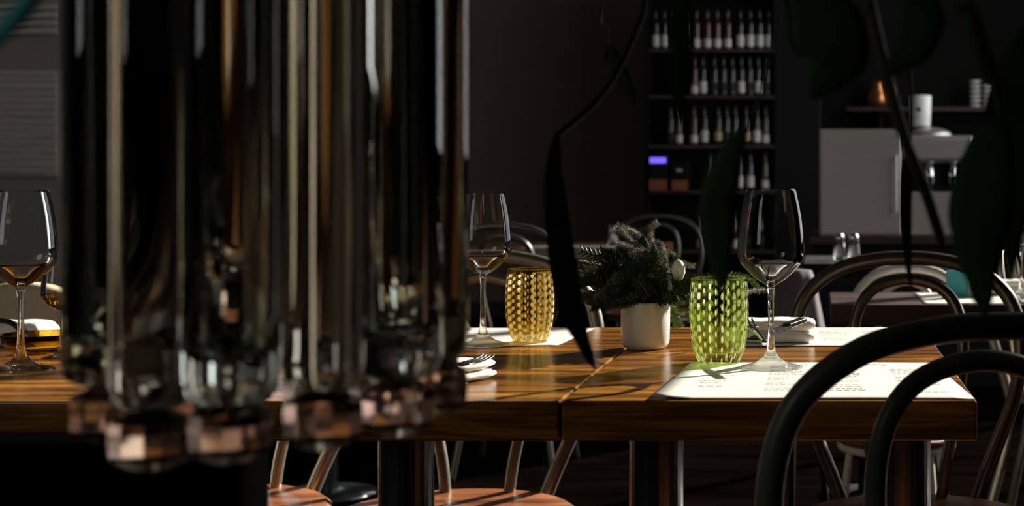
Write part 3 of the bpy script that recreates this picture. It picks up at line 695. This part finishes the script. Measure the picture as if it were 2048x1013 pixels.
shaker('right of two small glass shakers on the black table', Vector(((1708-VX)*4.47/F,4.47,0.7505)))
# more glasses and shakers on the far tables, small and blurred
wine_glass('small far wine glass on the dark table, right of the hanging leaf tip', Vector((-1.50,4.4,0.7505)), k=0.9)
wine_glass('far wine glass on the dark table beside another, left of it', Vector((-1.62,4.45,0.7505)), k=0.9)
shaker('shaker on the dark table behind the long hanging leaf', Vector((-0.80,5.5,0.7512)))

# grey cloth draped over a stool, behind the right wine glass
t = thing('covered_stool','stool covered by a mauve-grey cloth, behind the wine glass stem','stool',((1592-VX)*3.7/F,3.7,0))
mb = MB(); n = 40; rows = []
for j,(z,rb) in enumerate([(0.44,0.10),(0.52,0.088),(0.60,0.075),(0.68,0.06),(0.735,0.05),(0.76,0.04),(0.765,0.0)]):
    if rb == 0: rows.append([mb.b.verts.new((0,0,z))]); continue
    rows.append([mb.b.verts.new(((rb*(1+0.13*(1-z)*math.sin(8*2*PI*k/n)))*math.cos(2*PI*k/n),(rb*(1+0.13*(1-z)*math.sin(8*2*PI*k/n)))*math.sin(2*PI*k/n),z)) for k in range(n)])
for A,B in zip(rows[:-1],rows[1:]):
    for k in range(n):
        if len(B) == 1: mb.b.faces.new((A[k],A[(k+1)%n],B[0]))
        else: mb.b.faces.new((A[k],A[(k+1)%n],B[(k+1)%n],B[k]))
mb.obj('cloth_cover','grey_cloth',t)
MB().lathe([(0,0.70),(0.04,0.70),(0.04,0.72),(0,0.72)],24).obj('seat','black',t)
for k in range(3):
    a = k*2*PI/3+0.4; MB().tube([(0.03*math.cos(a),0.03*math.sin(a),0.70),(0.10*math.cos(a),0.10*math.sin(a),0)],0.008,8).obj('leg','black',t)

# ------------------------------------------------------------------ bottle shelves at the back
d = 10.0; s = F/d
X0, X1 = (1290-VX)/s, (1558-VX)/s
rowy = {'top':98,'second':191,'third':290,'fourth':381,'lowest':500}
su = thing('bottle_shelves','tall black shelving unit full of dark wine bottles','shelf',((X0+X1)/2,d+0.15,0))
hx = (X1-X0)/2
MB().box((-hx,-0.17,0),(-hx+0.03,0.17,2.6)).obj('side_panel','black',su,smooth=False)
MB().box((hx-0.03,-0.17,0),(hx,0.17,2.6)).obj('side_panel','black',su,smooth=False)
MB().box((-hx+0.031,0.15,0),(hx-0.031,0.17,2.6)).obj('back_panel','black',su,smooth=False)
for k,y in rowy.items():
    z = CZ-(y-VY)/s
    MB().box((-hx+0.031,-0.17,z-0.025),(hx-0.031,0.149,z)).obj('shelf','darkwood',su,smooth=False)
MB().box((-hx+0.031,-0.17,2.35),(hx-0.031,0.149,2.375)).obj('shelf','darkwood',su,smooth=False)
rowx = {'top':[1310,1328,1346,1371,1392,1414,1434,1455,1480,1500,1519,1537],'second':[1388,1405,1428,1446,1464,1482,1499,1516,1533],
        'third':[1340,1357,1387,1408,1436,1453,1470,1492,1513,1531],'fourth':[1420,1440,1478,1500,1530],'lowest':[1400,1425,1450,1467,1490,1520]}
nth = ['leftmost','second from left','third from left','fourth from left','fifth from left','sixth from left','seventh from left','eighth from left','ninth from left','tenth from left','eleventh from left','twelfth from left']
def shelf_bottle(m, lm, lab_z0, lab_z1):
    t = thing('wine_bottle','x','bottle',(0,0,0),0,'wine bottles on the back shelves')
    bb = MB().lathe([(0,0),(0.034,0),(0.036,0.005),(0.036,0.165),(0.030,0.19),(0.015,0.215),(0.0135,0.262),(0.0155,0.264),(0.0155,0.272),(0,0.272)],20).obj('bottle_body',m,t)
    MB().lathe([(0.0362,lab_z0),(0.0366,lab_z0+.001),(0.0366,lab_z1-.001),(0.0362,lab_z1)],20).obj('label',lm,bb)
    return t
kinds = [('dark_bottle','label',0.02,0.10),('brown_bottle','label',0.015,0.07),('dark_bottle','label_gold',0.03,0.09),('dark_bottle','wall_dark',0.03,0.09)]
protos = [shelf_bottle(*k) for k in kinds]
for p in protos: p.scale = (0.74,0.74,1)
used = [False]*4
desc = ['with a tall white label','with a short white label','with a straw coloured label','with a dark label']
rnd = random.Random(3)
for row,xs in rowx.items():
    z = CZ-(rowy[row]-VY)/s
    for i,px in enumerate(xs):
        kd = {'top':[0,0,3,3,1,1,1,1,0,0,0,0],'second':[1,0,3,3,3,0,3,0,3],'third':[3,1,1,0,2,3,3,2,0,1],'fourth':[3,3,0,0,1],'lowest':[1,3,1,1,3,3]}[row][i]
        lab = 'wine bottle %s, %s on the %s shelf' % (desc[kd], nth[i], row)
        loc = ((px-VX)/s, d+0.03, z+0.0005)
        if not used[kd]: protos[kd].location = loc; protos[kd]['label'] = lab; used[kd] = True
        else: dup(protos[kd], loc, None, lab)
z = CZ-(392-VY)/s
def machine(name,label,x0,x1,led,cat):
    t = thing(name,label,cat,((x0+x1)/2,d-0.14,CZ-(400-VY)/s+0.0)); h = (x1-x0)/2
    return t,h
zs = CZ-(381-VY)/s
t = thing('payment_terminal','small black machine with a glowing blue strip on the fourth shelf','machine',((1318-VX)/s,d+0.02,zs+0.0005))
MB().box((-0.065,-0.08,0.0),(0.065,0.08,0.255)).obj('housing','black',t,smooth=False,bevel=0.006)
MB().box((-0.056,-0.084,0.19),(0.056,-0.0805,0.228)).obj('blue_display','blue_led',t,smooth=False,bevel=0.0015)
MB().box((-0.062,-0.084,0.0),(0.062,-0.0805,0.075)).obj('front_panel','terracotta',t,smooth=False)
t = thing('coffee_grinder','black machine with a brown front, right of the blue-lit machine','machine',((1361-VX)/s,d+0.02,zs+0.0005))
MB().box((-0.06,-0.08,0.0),(0.06,0.08,0.20)).obj('housing','black',t,smooth=False,bevel=0.006)
MB().box((-0.055,-0.084,0.0),(0.055,-0.0805,0.07)).obj('front_panel','terracotta',t,smooth=False)
MB().box((-0.02,-0.084,0.13),(0.02,-0.0805,0.15)).obj('badge','steel',t,smooth=False)

struct(MB().box(((1556-VX)*8.6/F,8.6,0),((1639-VX)*8.6/F,8.9,ZC)).obj('trim_1','black',smooth=False))
# ------------------------------------------------------------------ bar with steel fridge and espresso machine
d = 7.0; s = F/d
t = thing('bar_counter','dark bar counter carrying the steel equipment','counter',(0.75,7.45,0))
MB().box((-0.79,-0.42,0),(1.5,0.42,0.70)).obj('body','black',t,smooth=False)
MB().box((-0.80,-0.45,0.7005),(1.5,0.45,0.74)).obj('worktop','darkwood',t,smooth=False,bevel=0.004)
t = thing('steel_cabinet','stainless steel cabinet with a smooth door, left on the bar','cabinet',((1722-VX)/s,7.25,0.7405))
hx = (1805-1640)/s/2
MB().box((-hx,-0.22,0),(hx,0.22,0.53)).obj('body','steel',t,smooth=False,bevel=0.005)
dr = MB().box((-hx+0.006,-0.236,0.01),(hx-0.006,-0.2205,0.515)).obj('door','steel',t,smooth=False,bevel=0.004)
MB().tube([(hx-0.03,-0.262,0.12),(hx-0.03,-0.262,0.40)],0.006,8).box((hx-0.034,-0.262,0.13),(hx-0.026,-0.234,0.14)).box((hx-0.034,-0.262,0.38),(hx-0.026,-0.234,0.39)).obj('handle','steel',dr,smooth=False)
t = thing('espresso_machine','stainless espresso machine with a domed top and dark middle, on the bar','machine',((1885-VX)/s,7.25,0.7405))
MB().box((-0.17,-0.2,0.0),(0.17,0.2,0.22)).obj('base','steel',t,smooth=False,bevel=0.01)
MB().box((-0.13,-0.16,0.2205),(0.17,0.2,0.36)).obj('group_panel','black',t,smooth=False,bevel=0.01)
MB().box((-0.19,-0.22,0.3605),(0.17,0.2,0.50)).obj('upper_body','steel',t,smooth=False,bevel=0.03)
mb = MB(); mb.lathe([(0.12*math.cos(a*PI/24),0.5005+0.05*math.sin(a*PI/24)) for a in range(0,12)]+[(0,0.551)],32,(-0.05,0,0)); mb.obj('dome','steel',t)
for sx in (-0.06,0.06): MB().lathe([(0,0.26),(0.025,0.26),(0.028,0.3),(0.02,0.3605),(0,0.3605)],20,(sx,-0.19,0)).obj('group_head','chrome',t)
for yy in [0.0]:
    pass
t = thing('canister','white canister with a black dot on top of the espresso machine','canister',((1848-VX)/s,7.25,0.7405+0.5525))
MB().lathe([(0,0),(0.046,0),(0.05,0.004),(0.056,0.155),(0.052,0.158),(0,0.158)],32).obj('body','white',t)
MB().lathe([(0,0),(0.011,0),(0.011,0.002),(0,0.002)],16).obj('black_dot','black',t)
dot = [k for k in kids(t) if k.name.startswith('black_dot')][0]; dot.rotation_euler = (PI/2,0,0); dot.location = (-0.012,-0.0515,0.085)
# wall shelf with plates
t = thing('wall_shelf','dark shelf high on the wall behind the espresso machine','shelf',(0.95,YB-0.2,0))
MB().box((-0.75,-0.15,1.55),(0.9,0.19,1.58)).obj('board','darkwood',t,smooth=False)
for sx in (-0.5,0.6): MB().box((sx-0.01,-0.1,1.42),(sx+0.01,0.19,1.549)).obj('bracket','black',t,smooth=False)
for col,(px,cnt,cl) in enumerate([(1950,6,'left'),(1976,5,'right')]):
    for k in range(cnt):
        q = thing('plate','white plate, %s from the bottom of the %s stack on the wall shelf' % (['first','second','third','fourth','fifth','sixth'][k],cl),'plate',((px-VX)*10.6/F,10.6,1.581+k*0.036),0,'stacked white plates')
        MB().lathe([(0,0),(0.025,0),(0.03,0.006),(0.048,0.024),(0.046,0.025),(0.028,0.009),(0,0.006)],24).obj('dish','white',q)
t = thing('copper_jug','copper jug on the wall shelf, blurred orange','jug',((1757-VX)*10.6/F,10.6,1.5805))
MB().lathe([(0,0),(0.06,0),(0.085,0.04),(0.08,0.10),(0.045,0.17),(0.055,0.20),(0.05,0.20),(0.04,0.17),(0,0.16)],32).obj('body','copper',t)
MB().tube(smooth_path([(0.05,0,0.18),(0.11,0,0.16),(0.115,0,0.09),(0.08,0,0.05)],5),0.008,8).obj('handle','copper',t)

# ------------------------------------------------------------------ slatted shutter on the back wall, far left
xa, xb = (-60-VX)*10.7/F, (112-VX)*10.7/F; zt = CZ-(148-VY)*10.7/F; zb = CZ-(345-VY)*10.7/F
mb = MB(); n = 14
for k in range(n):
    z0 = zb+(zt-zb)*k/n; z1 = zb+(zt-zb)*(k+0.86)/n
    mb.box((xa,10.70,z0),(xb,10.73,z1),Matrix.Rotation(R(18),3,'X'))
mb.box((xa-0.04,10.75,zb-0.03),(xb+0.04,10.79,zt+0.03))
struct(mb.obj('trim_2','shutter',smooth=False))
mb = MB()
for k in range(4): mb.box((xa,10.70,2.15+k*0.06),(xb,10.74,2.19+k*0.06))
struct(mb.obj('trim_3','shutter',smooth=False))
